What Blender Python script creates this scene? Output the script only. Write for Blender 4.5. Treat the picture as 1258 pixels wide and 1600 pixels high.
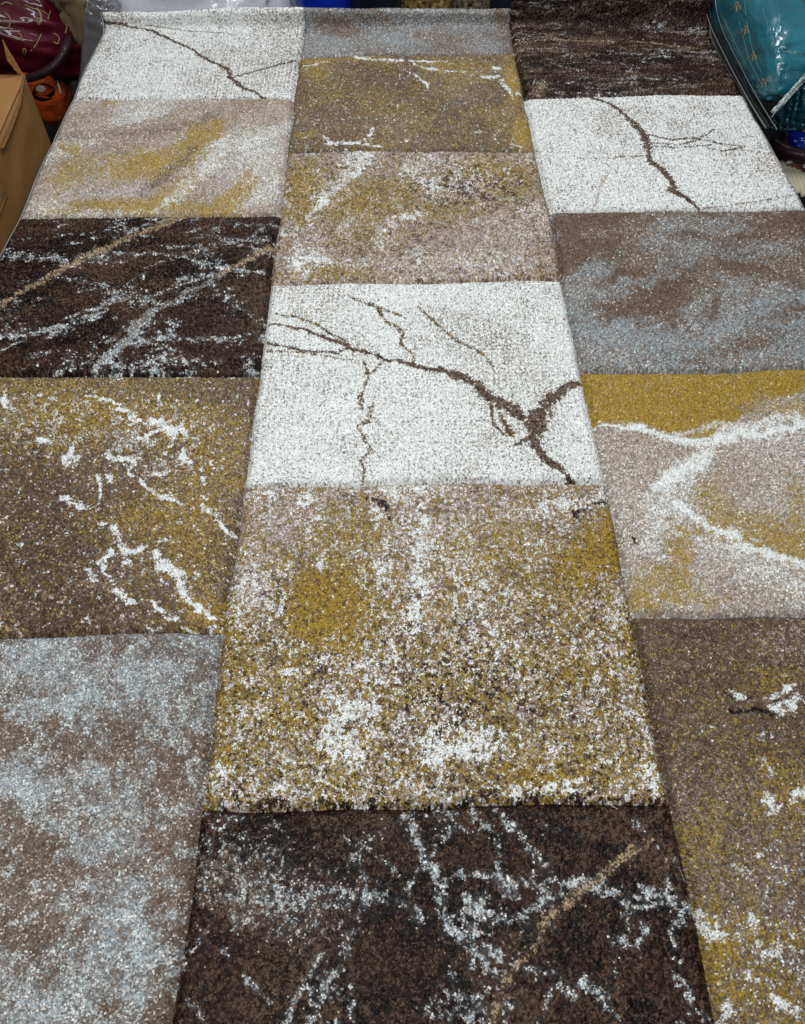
import bpy, bmesh, math, random
import numpy as np
from mathutils import Vector

for o in list(bpy.data.objects):
    bpy.data.objects.remove(o, do_unlink=True)
scene = bpy.context.scene
COL = scene.collection

# ------------------------------------------------------------------ camera
TH = math.atan(1694 / 1200)          # pitch below the horizon
YAW = -0.0135
CAM = np.array([-0.04, 0.02, 0.916])  # held a little under a metre above the rug
FPX = 1200.0
cam_d = bpy.data.cameras.new('camera')
cam = bpy.data.objects.new('camera', cam_d)
COL.objects.link(cam)
cam.location = CAM
cam.rotation_euler = (math.pi / 2 - TH, 0, YAW)
cam_d.sensor_fit = 'VERTICAL'
cam_d.sensor_height = 24
cam_d.lens = 24 * FPX / 1600
cam_d.clip_start = 0.02
cam_d.clip_end = 60
cam_d.dof.use_dof = True
cam_d.dof.focus_distance = 1.35
cam_d.dof.aperture_fstop = 11
scene.camera = cam

# ------------------------------------------------------------------ shop light and an added fill lamp
w = bpy.data.worlds.new('World')
scene.world = w
w.use_nodes = True
w.node_tree.nodes['Background'].inputs[0].default_value = (0.95, 0.97, 1.0, 1)
w.node_tree.nodes['Background'].inputs[1].default_value = 0.10


def area(name, loc, target, sx, sy, power, col):
    d = bpy.data.lights.new(name, 'AREA')
    d.shape = 'RECTANGLE'; d.size = sx; d.size_y = sy
    d.energy = power; d.color = col
    o = bpy.data.objects.new(name, d); COL.objects.link(o)
    o.location = loc
    o.rotation_euler = (Vector(target) - Vector(loc)).to_track_quat('-Z', 'Y').to_euler()
    return o


area('ceiling_or_fill_light', (0.25, 2.9, 2.2), (0, 1.15, 0), 1.8, 0.35, 36, (0.93, 0.98, 1.0))
area('ceiling_or_fill_light', (-0.15, 0.55, 2.3), (0, 1.1, 0), 1.7, 0.3, 32, (0.93, 0.98, 1.0))
area('ceiling_or_fill_light', (-0.3, -1.3, 2.4), (0, 1.9, 0), 1.8, 0.3, 30, (0.95, 0.98, 1.0))  # added fill lamp, brightens the front faces of the far goods

scene.view_settings.view_transform = 'Standard'
scene.view_settings.look = 'None'
scene.view_settings.exposure = 0.0
scene.view_settings.gamma = 1.0
scene.render.engine = 'CYCLES'

# ------------------------------------------------------------------ survey helpers
_fw = np.array([math.cos(TH) * math.sin(-YAW), math.cos(TH) * math.cos(YAW), -math.sin(TH)])
_rt = np.array([math.cos(YAW), math.sin(YAW), 0.0])
_up = np.cross(_rt, _fw)


def at(px, py, ax, v):
    """photograph point -> place in the shop, on the plane axis ax = v"""
    d = _fw * FPX + _rt * (px - 629) - _up * (py - 800)
    return CAM + (v - CAM[ax]) / d[ax] * d


def R(px, py):
    p = at(px, py, 2, 0.0)
    return p[0], p[1]


def jac(px, py):
    a = np.array(R(px, py)); bx = np.array(R(px + 1, py)); by = np.array(R(px, py + 1))
    return np.array([bx - a, by - a]).T


def s2l(c):
    c = np.asarray(c, float) / 255
    return np.where(c <= .04045, c / 12.92, ((c + .055) / 1.055) ** 2.4)


# ------------------------------------------------------------------ noise (numpy)
def _hash(ix, iy, seed):
    h = (ix.astype(np.int64) * 374761393 + iy.astype(np.int64) * 668265263 + seed * 1274126177) & 0xffffffff
    h = ((h ^ (h >> 13)) * 1103515245) & 0xffffffff
    h = ((h ^ (h >> 16)) * 2246822519) & 0xffffffff
    return ((h ^ (h >> 15)) & 0xffffff) / float(0xffffff)


def vnoise(x, y, seed):
    ix = np.floor(x); iy = np.floor(y)
    fx = x - ix; fy = y - iy
    fx = fx * fx * (3 - 2 * fx); fy = fy * fy * (3 - 2 * fy)
    a = _hash(ix, iy, seed); b = _hash(ix + 1, iy, seed)
    c = _hash(ix, iy + 1, seed); d = _hash(ix + 1, iy + 1, seed)
    return (a + (b - a) * fx) * (1 - fy) + (c + (d - c) * fx) * fy


def fbm(x, y, scale, seed, oct=4, ax=1.0, ang=0.0):
    """0..1 cloud; scale = feature size in metres; ax stretches along ang"""
    ca, sa = math.cos(ang), math.sin(ang)
    u = (x * ca + y * sa) / scale / ax; v = (-x * sa + y * ca) / scale
    t = 0; amp = .5; n = 0
    for k in range(oct):
        t = t + amp * vnoise(u + 17.3 * k, v + 5.1 * k, seed + 31 * k); n += amp
        amp *= .55; u = u * 2.03; v = v * 2.03
    return t / n


def sstep(a, b, x):
    t = np.clip((x - a) / (b - a), 0, 1)
    return t * t * (3 - 2 * t)


def ridge(x, y, scale, seed, ax=1.0, ang=0.0, thin=.06):
    n = fbm(x, y, scale, seed, 4, ax, ang)
    return np.exp(-((n - .5) / thin) ** 2)


# ------------------------------------------------------------------ yarns
YARN = dict(
    K=(13, 9, 9), D=(56, 36, 32), B=(90, 71, 56), O=(154, 126, 46), T=(126, 110, 99),
    S=(176, 152, 118), G=(176, 163, 154), P=(150, 163, 170), W=(227, 229, 225))
YN = list(YARN)
YLIN = np.array([s2l(YARN[k]) for k in YN])


class Pat:
    """weave plan of one panel: a share of every yarn at every tuft"""
    wk = .50      # share of the drawn width a vein keeps
    own = .62     # how far each tuft keeps one single yarn
    sf, rg, br = .75, 1.25, .72

    def __init__(self, x, s, seed, base):
        self.x, self.s, self.seed = x, s, seed
        self.P = {k: np.zeros_like(x) for k in YN}
        for k, v in base.items():
            self.P[k] += v
        self.wx = (fbm(x, s, .03, seed + 5, 4) - .5) * .030
        self.ws = (fbm(x, s, .03, seed + 9, 4) - .5) * .030
        self.rag = fbm(x, s, .0085, seed + 13, 4)

    def over(self, yarn, a):
        a = np.clip(a, 0, 1)
        for k in YN:
            self.P[k] = self.P[k] * (1 - a)
        if isinstance(yarn, str):
            self.P[yarn] += a
        else:
            for k, v in yarn.items():
                self.P[k] += a * v

    def blob(self, px, py, rx, ry, ang=0, hard=1.0, warp=1.0):
        c = R(px, py); Ji = np.linalg.inv(jac(px, py))
        dx = self.x - c[0] + warp * self.wx; ds = self.s - c[1] + warp * self.ws
        u = Ji[0, 0] * dx + Ji[0, 1] * ds; v = Ji[1, 0] * dx + Ji[1, 1] * ds
        ca, sa = math.cos(math.radians(ang)), math.sin(math.radians(ang))
        uu = (u * ca + v * sa) / rx; vv = (-u * sa + v * ca) / ry
        r = np.sqrt(uu * uu + vv * vv) + (self.rag - .5) * .9
        return 1 - sstep(1 - .75 / hard, 1 + .35 / hard, r)

    def dist(self, pts, warp):
        q = np.array([R(*p[:2]) for p in pts])
        wd = [p[2] if len(p) > 2 else None for p in pts]
        X = self.x + warp * self.wx; Y = self.s + warp * self.ws
        best = np.full_like(X, 9.0); wid = np.zeros_like(X)
        for i in range(len(q) - 1):
            a, b = q[i], q[i + 1]; d = b - a
            t = np.clip(((X - a[0]) * d[0] + (Y - a[1]) * d[1]) / max(d @ d, 1e-9), 0, 1)
            dd = np.hypot(X - a[0] - t * d[0], Y - a[1] - t * d[1])
            m = dd < best
            best = np.where(m, dd, best)
            if wd[i] is not None:
                k0 = wd[i] * jac(*pts[i][:2])[0, 0]; k1 = wd[i + 1] * jac(*pts[i + 1][:2])[0, 0]
                wid = np.where(m, k0 + (k1 - k0) * t, wid)
        return best, wid

    def vein(self, pts, width=None, soft=None, warp=.35, rag=None):
        soft = self.sf if soft is None else soft
        rag = self.rg if rag is None else rag
        if width is not None:
            pts = [(p[0], p[1], width) for p in pts]
        d, wd = self.dist(pts, warp)
        hw = wd * self.wk * (1 + (self.rag - .5) * 2 * rag)
        hw = np.maximum(hw, .0006)
        return (1 - sstep(hw * (1 - soft), hw * (1 + soft) + .0008, d)) * (self.br + (1 - self.br) * sstep(.3, .5, self.rag))

    def colours(self, rng, clump, ramp=.24):
        x, s = self.x, self.s
        g = rng.normal(size=x.shape)
        n = vnoise(x / .0036, s / .0036, self.seed + 77) - .5
        u = g * (1 - clump) + n / .2 * clump
        r = np.empty(u.size); r[np.argsort(u.ravel())] = (np.arange(u.size) + .5) / u.size
        r = r.reshape(u.shape)
        tot = sum(self.P.values()); acc = np.zeros_like(x)
        idx = np.zeros(x.shape, int)
        for i, k in enumerate(YN):
            idx = np.where(r >= acc, i, idx)
            acc = acc + self.P[k] / tot
        mean = sum((self.P[k] / tot)[..., None] * YLIN[i] for i, k in enumerate(YN))
        own = self.own
        c = (YLIN[idx] * own + mean * (1 - own)) * np.exp(rng.normal(size=x.shape) * ramp)[..., None]  # random tuft brightness; also paints in pile shading and glint contrast
        c = c * (1 + (fbm(x, s, .05, self.seed + 3, 3) - .5) * .12)[..., None]
        return np.clip(c, 0.004, .9)


# ------------------------------------------------------------------ the panels' designs
def white_base(p, rng, dens=1.0):
    n = fbm(p.x, p.s, .16, p.seed + 21, 5)
    m = fbm(p.x, p.s, .05, p.seed + 23, 4)
    row = (np.floor(p.s / .0046) % 2) * .5 + (np.floor(p.x / .0046) % 2) * .5
    a = (.15 + .26 * sstep(.42, .72, n) + .12 * sstep(.5, .7, m)) * (.45 + 1.1 * row) * dens
    p.over({'T': .40, 'G': .52, 'B': .08}, a)


DKV = {'K': .14, 'D': .20, 'B': .36, 'T': .30}
OKV = {'B': .58, 'O': .17, 'D': .25}


def d_white_left(p, rng):
    p.own = .88
    p.sf, p.rg, p.br = .45, 1.0, .9
    p.wk = .60
    white_base(p, rng)
    p.over(DKV, p.vein([(160, 41, 4), (200, 43, 4), (240, 52, 5), (300, 78, 4.5), (340, 98, 4.5), (357, 107, 5), (361, 121, 7), (380, 135, 5), (416, 153, 4.5)]))
    p.over(DKV, p.vein([(361, 121, 4), (385, 113, 3.5), (415, 104, 3.5), (472, 91, 3.2)]))
    p.over({'T': 1}, .7 * p.vein([(212, 44), (235, 44), (300, 50), (372, 53)], 2.2))
    p.over({'T': 1}, .5 * p.vein([(204, 76), (222, 68), (242, 60)], 2.2))
    p.over({'T': .6, 'G': .4}, .35 * p.blob(445, 60, 50, 40))


def d_white_right(p, rng):
    p.own = .88
    p.sf, p.rg, p.br = .45, 1.0, .9
    p.wk = .60
    white_base(p, rng)
    p.over(DKV, p.vein([(916, 150, 3), (955, 163, 5), (980, 183, 6), (1002, 205, 10), (1010, 225, 11), (1015, 248, 9), (1031, 264, 9), (1050, 281, 7), (1054, 298, 11), (1070, 307, 10), (1094, 325, 5)]))
    for v, k in (([(1008, 209), (1050, 219), (1090, 217)], 3.2), ([(1088, 218), (1100, 212), (1111, 203)], 2.6), ([(1088, 218), (1130, 227), (1162, 231)], 3),
                 ([(1012, 222), (1060, 226), (1092, 220)], 2.2), ([(1012, 228), (1060, 231), (1112, 228)], 2.4), ([(1105, 234), (1130, 238), (1158, 233)], 2.4)):
        p.over(DKV, .85 * p.vein(v, k))
    p.over('T', .75 * p.vein([(1158, 235), (1180, 240), (1228, 241)], 2))
    p.over('T', .75 * p.vein([(950, 245), (975, 242), (1012, 242)], 2.4))
    p.over('G', .8 * p.vein([(946, 273), (938, 295), (928, 326)], 4))
    p.over('T', .7 * p.vein([(1095, 325), (1150, 318), (1200, 312), (1245, 304)], 2))


def d_white_mid(p, rng):
    p.own = .88
    p.sf, p.rg, p.br = .45, 1.0, .9
    p.wk = .60
    white_base(p, rng, .85)
    p.over(OKV, .85 * p.vein([(428, 487, 2), (470, 496, 2.5), (510, 513, 3), (542, 533, 4)]))
    p.over(DKV, p.vein([(422, 503, 2.5), (470, 512, 3.5), (520, 528, 5), (545, 540, 7), (580, 550, 8), (602, 559, 5), (660, 571, 7), (720, 588, 12), (745, 601, 13), (765, 622, 15), (790, 632, 17), (820, 655, 17), (840, 664, 24)]))
    p.over(DKV, p.vein([(838, 668, 26), (845, 645, 22), (865, 620, 14), (885, 606, 10), (917, 591, 8)]))
    p.over(DKV, p.vein([(838, 664, 24), (833, 690, 15), (850, 715, 10), (893, 751, 9)]))
    p.over(DKV, .9 * p.vein([(416, 532, 4), (470, 546, 4.5), (528, 549, 5), (547, 540, 5)]))
    p.over(OKV, .8 * p.vein([(416, 545), (500, 552), (552, 561)], 2.4))
    p.over(OKV, .8 * p.vein([(566, 563, 3), (575, 580, 4.5), (570, 605, 4.5), (562, 637, 5)]))
    p.over(OKV, .75 * p.vein([(578, 637, 6), (576, 660, 5), (560, 664, 3), (570, 690, 3.5), (579, 708, 5), (565, 720, 4), (571, 752, 2)]))
    p.over(OKV, .8 * p.vein([(602, 560), (584, 579)], 4))
    p.over(OKV, .85 * p.vein([(553, 466, 3), (590, 480, 4), (605, 500, 4), (633, 518, 4), (627, 533, 4), (650, 550, 4), (648, 566, 3)]))
    p.over(OKV, .7 * p.vein([(590, 477), (635, 497)], 2.6))
    p.over(OKV, .7 * p.vein([(653, 478, 2), (690, 510, 3.5), (720, 535, 4), (762, 556, 3), (778, 585, 2)]))
    p.over(OKV, .8 * p.vein([(768, 630, 4), (771, 660, 4), (786, 682, 3)]))
    p.over(OKV, .9 * p.vein([(783, 648, 5), (798, 681, 8)]))
    p.over(DKV, .9 * p.vein([(836, 682), (818, 690), (803, 700)], 5))
    p.over('T', .25 * p.blob(730, 520, 90, 40))


def dark_base(p, ax=1.0, ang=0.0, amt=1.0):
    k = fbm(p.x, p.s, .05, p.seed + 41, 4, ax, ang)
    p.over('K', .38 + .45 * sstep(.44, .62, k))
    p.over('B', .10 + .30 * sstep(.5, .7, fbm(p.x, p.s, .06, p.seed + 43, 4, ax, ang)))
    b = fbm(p.x, p.s, .007, p.seed + 47, 3)
    q = ridge(p.x, p.s, .10, p.seed + 45, ax, ang, .030) * sstep(.42, .6, fbm(p.x, p.s, .07, p.seed + 46, 3))
    p.over({'P': .45, 'W': .3, 'G': .25}, amt * .8 * q * sstep(.35, .6, b))
    q = ridge(p.x, p.s, .055, p.seed + 55, ax, ang + .25, .035) * sstep(.48, .62, fbm(p.x, p.s, .06, p.seed + 56, 3))
    p.over({'P': .45, 'W': .35, 'T': .2}, amt * .6 * q * sstep(.4, .6, b))


SIL = {'P': .48, 'W': .26, 'G': .26}
TAN = {'S': .45, 'B': .35, 'T': .20}


def d_dark_left(p, rng):
    p.own = .78
    p.wk = .42
    dark_base(p, 2.4, .1, .8)
    g = .15 + .85 * sstep(.32, .6, fbm(p.x, p.s, .008, p.seed + 61, 3, 2.0))
    for v, k, a in (([(0, 392), (60, 400), (115, 412)], 20, .6), ([(0, 528), (60, 518), (110, 508), (155, 488)], 16, .75), ([(180, 393), (260, 398), (330, 414), (438, 428)], 8, .7),
                    ([(190, 540), (250, 525), (310, 528), (375, 528)], 13, .7), ([(225, 574), (320, 558)], 6, .7), ([(0, 552), (40, 532)], 6, .7), ([(100, 498), (190, 470), (290, 445), (350, 420)], 7, .6),
                    ([(310, 380), (335, 405), (380, 425)], 12, .6), ([(40, 440), (90, 430), (160, 445)], 8, .5), ([(350, 370), (437, 372)], 6, .6), ([(290, 358), (320, 352)], 5, .5)):
        p.over(SIL, a * g * p.vein(v, k, warp=.8))
    p.over(SIL, .75 * p.vein([(140, 588, 12), (175, 555, 14), (215, 515, 18), (245, 482, 12)], warp=.6))
    p.over({'T': .5, 'P': .3, 'B': .2}, .8 * p.vein([(190, 540, 20), (215, 505, 16), (260, 475, 10), (310, 448, 10), (350, 424, 14)], warp=.6))
    p.over(TAN, .85 * p.vein([(350, 424, 8), (390, 402, 12), (437, 376, 14)], warp=.4))
    p.over(TAN, .9 * p.vein([(-10, 484, 12), (60, 441, 12), (130, 400, 13), (200, 371, 15), (250, 347, 14), (300, 329, 12)], warp=.35))
    p.over(SIL, .6 * g * p.vein([(200, 362), (235, 343), (255, 333)], 5))


def d_dark_right(p, rng):
    p.own = .78
    dark_base(p, 3.6, 0.0, .5)
    f1 = ridge(p.x, p.s, .035, p.seed + 91, 5.0, 0.03, .03)
    p.over({'T': .5, 'G': .3, 'P': .2}, .5 * f1 * sstep(.4, .6, fbm(p.x, p.s, .05, p.seed + 92, 3)))
    p.over({'B': .5, 'T': .5}, .3 * sstep(.5, .62, fbm(p.x, p.s, .012, p.seed + 93, 3, 3.0)))
    g = sstep(.25, .6, fbm(p.x, p.s, .02, p.seed + 61, 3))
    p.over(TAN, .75 * g * p.vein([(800, 69, 5), (850, 66, 6), (900, 64, 6), (1010, 66, 4), (1090, 74, 3)]))
    for v, k in (([(880, 88), (960, 84), (1030, 86)], 4), ([(925, 95), (975, 102)], 5), ([(1010, 78), (1120, 80)], 4), ([(960, 124), (1060, 126)], 5), ([(870, 104), (910, 110)], 4), ([(800, 20), (900, 22)], 9), ([(1000, 25), (1090, 15)], 14)):
        p.over({'T': .6, 'P': .25, 'W': .15}, .65 * g * p.vein(v, k, warp=.6))
    p.over(TAN, .55 * p.blob(842, 137, 14, 16))


def d_dark_near(p, rng):
    p.own = .78
    p.wk = .33
    dark_base(p, 1.0, 0.0, .8)
    g = .15 + .85 * sstep(.3, .6, fbm(p.x, p.s, .006, p.seed + 61, 3))
    p.over({'B': .7, 'T': .3}, .45 * p.blob(385, 1390, 80, 70))
    p.over(SIL, .30 * g * p.blob(380, 1360, 90, 75, warp=2.5))
    p.over(SIL, .25 * g * p.blob(470, 1420, 110, 60))
    for v, k, a in (([(635, 1275), (652, 1310), (685, 1372), (697, 1420), (715, 1465), (765, 1515)], 19, .9), ([(690, 1372), (740, 1372), (800, 1378), (850, 1385)], 15, .75),
                    ([(735, 1415), (780, 1438), (825, 1420), (865, 1395), (930, 1372)], 17, .75), ([(890, 1375), (960, 1392), (1020, 1400), (1088, 1415)], 21, .85), ([(1000, 1390), (1060, 1420), (1090, 1422)], 14, .7),
                    ([(548, 1468), (530, 1510), (505, 1560), (478, 1605)], 20, .8), ([(505, 1490), (470, 1540), (445, 1590)], 12, .6), ([(440, 1410), (520, 1395), (600, 1400), (650, 1425)], 14, .6),
                    ([(560, 1390), (620, 1415), (660, 1440)], 15, .6), ([(290, 1570), (310, 1600)], 12, .7), ([(900, 1520), (930, 1550), (960, 1590)], 15, .7), ([(1060, 1510), (1090, 1560)], 10, .6),
                    ([(960, 1400), (1010, 1450), (1000, 1470)], 9, .6), ([(680, 1540), (720, 1560)], 12, .6), ([(1000, 1290), (1010, 1300)], 20, .6), ([(780, 1270), (830, 1330), (870, 1370)], 16, .5),
                    ([(845, 1600), (860, 1560), (880, 1530)], 12, .5), ([(790, 1600), (800, 1560)], 12, .6), ([(385, 1530), (420, 1560)], 12, .6)):
        p.over(SIL, .85 * a * g * p.vein(v, k, warp=.5))
    p.over(TAN, .75 * p.vein([(1015, 1318, 14), (985, 1335, 18), (940, 1365, 14), (895, 1402, 16), (850, 1440, 18), (835, 1480, 16), (800, 1530, 16), (780, 1580, 14), (772, 1605, 14)], warp=.5) * (.6 + .4 * g))
    p.over({'B': .75, 'T': .25}, .5 * p.vein([(495, 1480), (470, 1530), (455, 1570)], 16))


def blue_base(p, lo=.46, ang=.5, ax=1.6):
    n = fbm(p.x, p.s, .15, p.seed + 61, 5, ax, ang)
    p.over({'P': .58, 'T': .28, 'B': .11, 'W': .03}, .75 * sstep(lo, lo + .12, n))
    p.over({'T': .6, 'G': .25, 'W': .15}, .3 * sstep(.45, .65, fbm(p.x, p.s, .09, p.seed + 63, 4)))
    p.over('W', .006)  # sparse white flecks, glints of the pile put into the colour


BLU = {'P': .64, 'T': .27, 'G': .07, 'W': .02}
BRN = {'B': .72, 'T': .24, 'D': .04}


def d_blue_right(p, rng):
    blue_base(p, .46, .75, 3.0)
    for b in ((1060, 352, 55, 22, 0), (1145, 350, 40, 22, 0), (1010, 380, 50, 14, -20), (1080, 395, 70, 24, -15), (1190, 392, 70, 16, -8), (970, 450, 90, 14, -18), (1150, 460, 50, 30, -30), (940, 515, 60, 26, 20), (1040, 535, 80, 14, 8), (1130, 520, 60, 22, -25), (1220, 480, 50, 14, -25)):
        p.over(BLU, .58 * p.blob(*b, warp=2.4) * (.7 + .3 * sstep(.36, .54, p.rag)))
    for b in ((900, 345, 70, 20, 0), (1075, 365, 35, 7, -5), (960, 375, 14, 14, 0), (1065, 440, 45, 12, -25), (1112, 480, 10, 42, 25), (1160, 540, 70, 18, -15), (1240, 490, 40, 14, -10), (1030, 495, 50, 16, 10), (1220, 345, 60, 18, 0), (1080, 562, 25, 8, 0), (960, 395, 60, 10, -10)):
        p.over(BRN, .65 * p.blob(*b, warp=1.6))
    p.over({'T': .55, 'B': .45}, .06)


def d_blue_left(p, rng):
    blue_base(p, .44, -.6)
    for b in ((50, 1020, 55, 30, 0), (90, 1085, 90, 40, 10), (130, 1100, 60, 60, 0), (215, 1062, 40, 20, 0), (60, 1210, 45, 60, -20), (30, 1220, 40, 50, 0), (140, 1320, 75, 40, 20), (185, 1430, 80, 55, 0), (200, 1490, 80, 60, 0), (150, 1540, 120, 45, -15), (60, 1585, 90, 40, 0), (250, 1140, 30, 14, 0), (170, 1240, 70, 30, 10)):
        p.over({'P': .66, 'W': .14, 'G': .08, 'T': .12}, .78 * p.blob(*b, warp=2.6) * (.7 + .3 * sstep(.36, .54, p.rag)))
    for b in ((210, 1010, 120, 22, 0), (190, 1130, 60, 30, 0), (80, 1155, 60, 25, 10), (60, 1330, 70, 45, 0), (30, 1470, 55, 50, 0), (100, 1490, 50, 30, 0), (260, 1200, 40, 50, 0), (300, 1080, 30, 60, 0)):
        p.over(BRN, .6 * p.blob(*b, warp=1.5))
    m = fbm(p.x, p.s, .022, p.seed + 131, 4)
    p.over({'B': .7, 'T': .3}, .5 * sstep(.5, .64, m))
    p.over({'P': .5, 'W': .5}, .35 * sstep(.5, .64, fbm(p.x, p.s, .016, p.seed + 133, 4)))
    p.over({'W': .35, 'G': .3, 'T': .35}, .10)


def d_blue_mid(p, rng):
    blue_base(p, .36, -.4)
    for b in ((620, 68, 70, 18, 10), (730, 40, 80, 16, 5), (520, 65, 40, 14, 20), (760, 72, 40, 12, 0)):
        p.over(BLU, .5 * p.blob(*b))
    for b in ((560, 30, 70, 14, 10), (500, 25, 25, 8, 0), (780, 38, 8, 18, -30)):
        p.over(BRN, .6 * p.blob(*b))


def ochre_dots(p, a, sc=.012):
    p.over('O', a * .7 * sstep(.45, .65, fbm(p.x, p.s, sc, p.seed + 71, 3)))


def white_specks(p, a, sc=.011, lo=.6):
    p.over('W', a * sstep(lo, lo + .07, fbm(p.x, p.s, sc, p.seed + 73, 3)))


def d_swirl_left(p, rng):
    n = fbm(p.x, p.s, .12, p.seed + 81, 5, 2.0, .5)
    p.over({'T': .6, 'S': .4}, .55 * sstep(.42, .66, n))
    p.over('W', .35 * sstep(.5, .66, fbm(p.x, p.s, .09, p.seed + 82, 5, 2.5, .55)))
    for b, a in (((225, 255, 95, 26, -8), .85), ((300, 222, 46, 22, -38), .9), ((335, 200, 18, 16, -45), .9), ((110, 232, 30, 12, 0), .7), ((200, 318, 150, 14, 0), .85), ((110, 270, 40, 24, -40), .6),
                 ((375, 300, 50, 12, -35), .75), ((330, 325, 60, 8, 0), .8), ((170, 160, 18, 7, 0), .5), ((395, 158, 30, 5, 0), .35), ((270, 295, 60, 14, -25), .7), ((80, 325, 40, 8, 0), .4)):
        p.over({'O': .66, 'S': .24, 'G': .10}, a * 1.15 * p.blob(*b, warp=1.3))
    p.over({'B': .45, 'T': .55}, .6 * p.vein([(300, 228, 14), (282, 252, 18), (250, 278, 20), (215, 302, 12)], warp=.8, soft=.8))
    p.over({'T': .8, 'B': .2}, .5 * p.vein([(90, 215), (170, 208), (260, 200), (330, 180)], 18, warp=.9, soft=.9))
    p.over('W', .45 * p.vein([(345, 215, 18), (330, 260, 26), (280, 300, 22), (240, 325, 10)], warp=.8, soft=.9))
    p.over('W', .4 * p.blob(400, 235, 40, 50))
    p.over('W', .35 * p.blob(70, 320, 40, 14))
    p.over({'O': .6, 'S': .4}, .65 * p.vein([(400, 258, 10), (370, 290, 16), (330, 322, 16)], warp=.8, soft=.8))


def d_swirl_right(p, rng):
    n = fbm(p.x, p.s, .11, p.seed + 81, 4)
    p.over({'T': .7, 'S': .3}, .5 * sstep(.4, .66, n))
    p.over('W', .12)
    # ochre field along the far side of the panel
    d = np.interp(p.x + p.wx * .5, [R(*q)[0] for q in ((930, 664), (1000, 668), (1060, 686), (1110, 686), (1150, 664), (1200, 630), (1258, 612))],
                  [R(*q)[1] for q in ((930, 664), (1000, 668), (1060, 686), (1110, 686), (1150, 664), (1200, 630), (1258, 612))])
    p.over({'O': .88, 'B': .06, 'S': .06}, .96 * sstep(-.006, .012, p.s + p.ws * .4 - d))
    p.over({'T': .6, 'S': .4}, .55 * p.blob(1185, 640, 30, 25))
    p.over({'O': .7, 'S': .3}, .6 * p.blob(1235, 640, 40, 18))
    for b, a in (((1125, 790, 40, 55, 0), .75), ((1190, 830, 60, 35, 25), .85), ((1258, 850, 40, 40, 0), .8), ((1060, 850, 26, 50, 0), .85), ((1045, 905, 55, 35, 0), .75), ((1000, 935, 40, 24, 0), .8), ((1090, 935, 60, 18, 0), .55), ((1245, 790, 25, 60, 0), .55)):
        p.over({'O': .66, 'S': .24, 'T': .10}, a * p.blob(*b, warp=1.2))
    p.over({'G': .6, 'T': .4}, .55 * p.blob(1175, 755, 60, 45))
    p.over('W', .42 * p.vein([(1110, 700, 20), (1080, 730, 26), (1040, 790, 50), (1010, 850, 34)], warp=.7, soft=.9))
    p.over('W', .97 * p.vein([(925, 664, 3), (1000, 671, 8), (1040, 684, 15), (1090, 693, 18), (1130, 688, 22), (1160, 676, 20), (1205, 677, 16), (1262, 668, 14)], warp=.6))
    p.over('W', .6 * p.vein([(1150, 672), (1180, 662), (1215, 652), (1262, 664)], 16, warp=.6))
    p.over({'G': .5, 'W': .5}, .7 * p.vein([(1060, 680), (1120, 665), (1170, 668)], 9, warp=.6))
    p.over('W', .95 * p.vein([(1108, 712, 12), (1080, 728, 20), (1050, 748, 18), (1018, 766, 10)], warp=.5))
    p.over('W', .85 * p.vein([(1055, 785, 14), (1110, 822, 14), (1165, 850, 18), (1262, 884, 14)], warp=.5))
    p.over('W', .35 * p.vein([(1110, 840), (1180, 880), (1262, 920)], 50, warp=.7, soft=.95))
    p.over('K', .9 * p.vein([(982, 835), (990, 848)], 4))


def brown_base(p, och, lo=.45):
    n = fbm(p.x, p.s, .11, p.seed + 85, 5)
    p.over({'T': .95, 'G': .05}, .42 * sstep(.45, .68, n))
    p.over({'B': .8, 'D': .2}, .25 * sstep(.45, .65, fbm(p.x, p.s, .02, p.seed + 86, 4)))
    p.over({'O': .7, 'S': .3}, och * sstep(lo, lo + .15, fbm(p.x, p.s, .09, p.seed + 87, 5)))
    ochre_dots(p, .22)
    p.over('G', .04)
    p.over('W', .008)  # few white tufts painted in as glints on the brown pile


def d_brown_mid(p, rng):
    p.wk = .42
    brown_base(p, .22)
    for b, a in (((495, 105, 30, 20, 0), .6), ((520, 90, 70, 8, 0), .5), ((720, 105, 60, 14, 0), .45), ((800, 130, 16, 40, 0), .8), ((815, 205, 16, 40, 0), .75), ((480, 210, 22, 8, 0), .5)):
        p.over({'O': .75, 'S': .25}, a * p.blob(*b))
    p.over({'B': .8, 'T': .2}, .5 * p.blob(580, 120, 70, 24))
    for v in ([(545, 86, 5), (562, 90, 9), (580, 94, 6), (640, 96, 4), (700, 96, 3)], [(480, 102, 3), (500, 98, 5), (510, 96, 2)], [(640, 98, 3), (665, 106, 8), (690, 108, 3), (740, 115, 2)], [(634, 114, 2), (652, 121, 4), (668, 130, 5), (668, 138, 3)],
              [(752, 119, 3), (765, 121, 9), (780, 119, 3)], [(775, 108, 8), (785, 108, 6)], [(785, 125, 5), (790, 138, 6), (795, 146, 3)], [(806, 142, 9), (814, 143, 6)], [(505, 212, 4), (515, 224, 8), (540, 228, 5), (560, 226, 7), (575, 218, 9), (580, 202, 5)],
              [(560, 228, 5), (600, 231, 3)], [(820, 150, 4), (830, 185, 6)], [(800, 224, 5), (815, 230, 3)], [(632, 219, 4), (636, 220, 4)], [(480, 88, 2), (545, 86, 4)]):
        p.over('W', .95 * p.vein(v, warp=.7) * (.5 + .5 * sstep(.36, .5, p.rag)))
    white_specks(p, .25, .007, .68)


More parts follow.
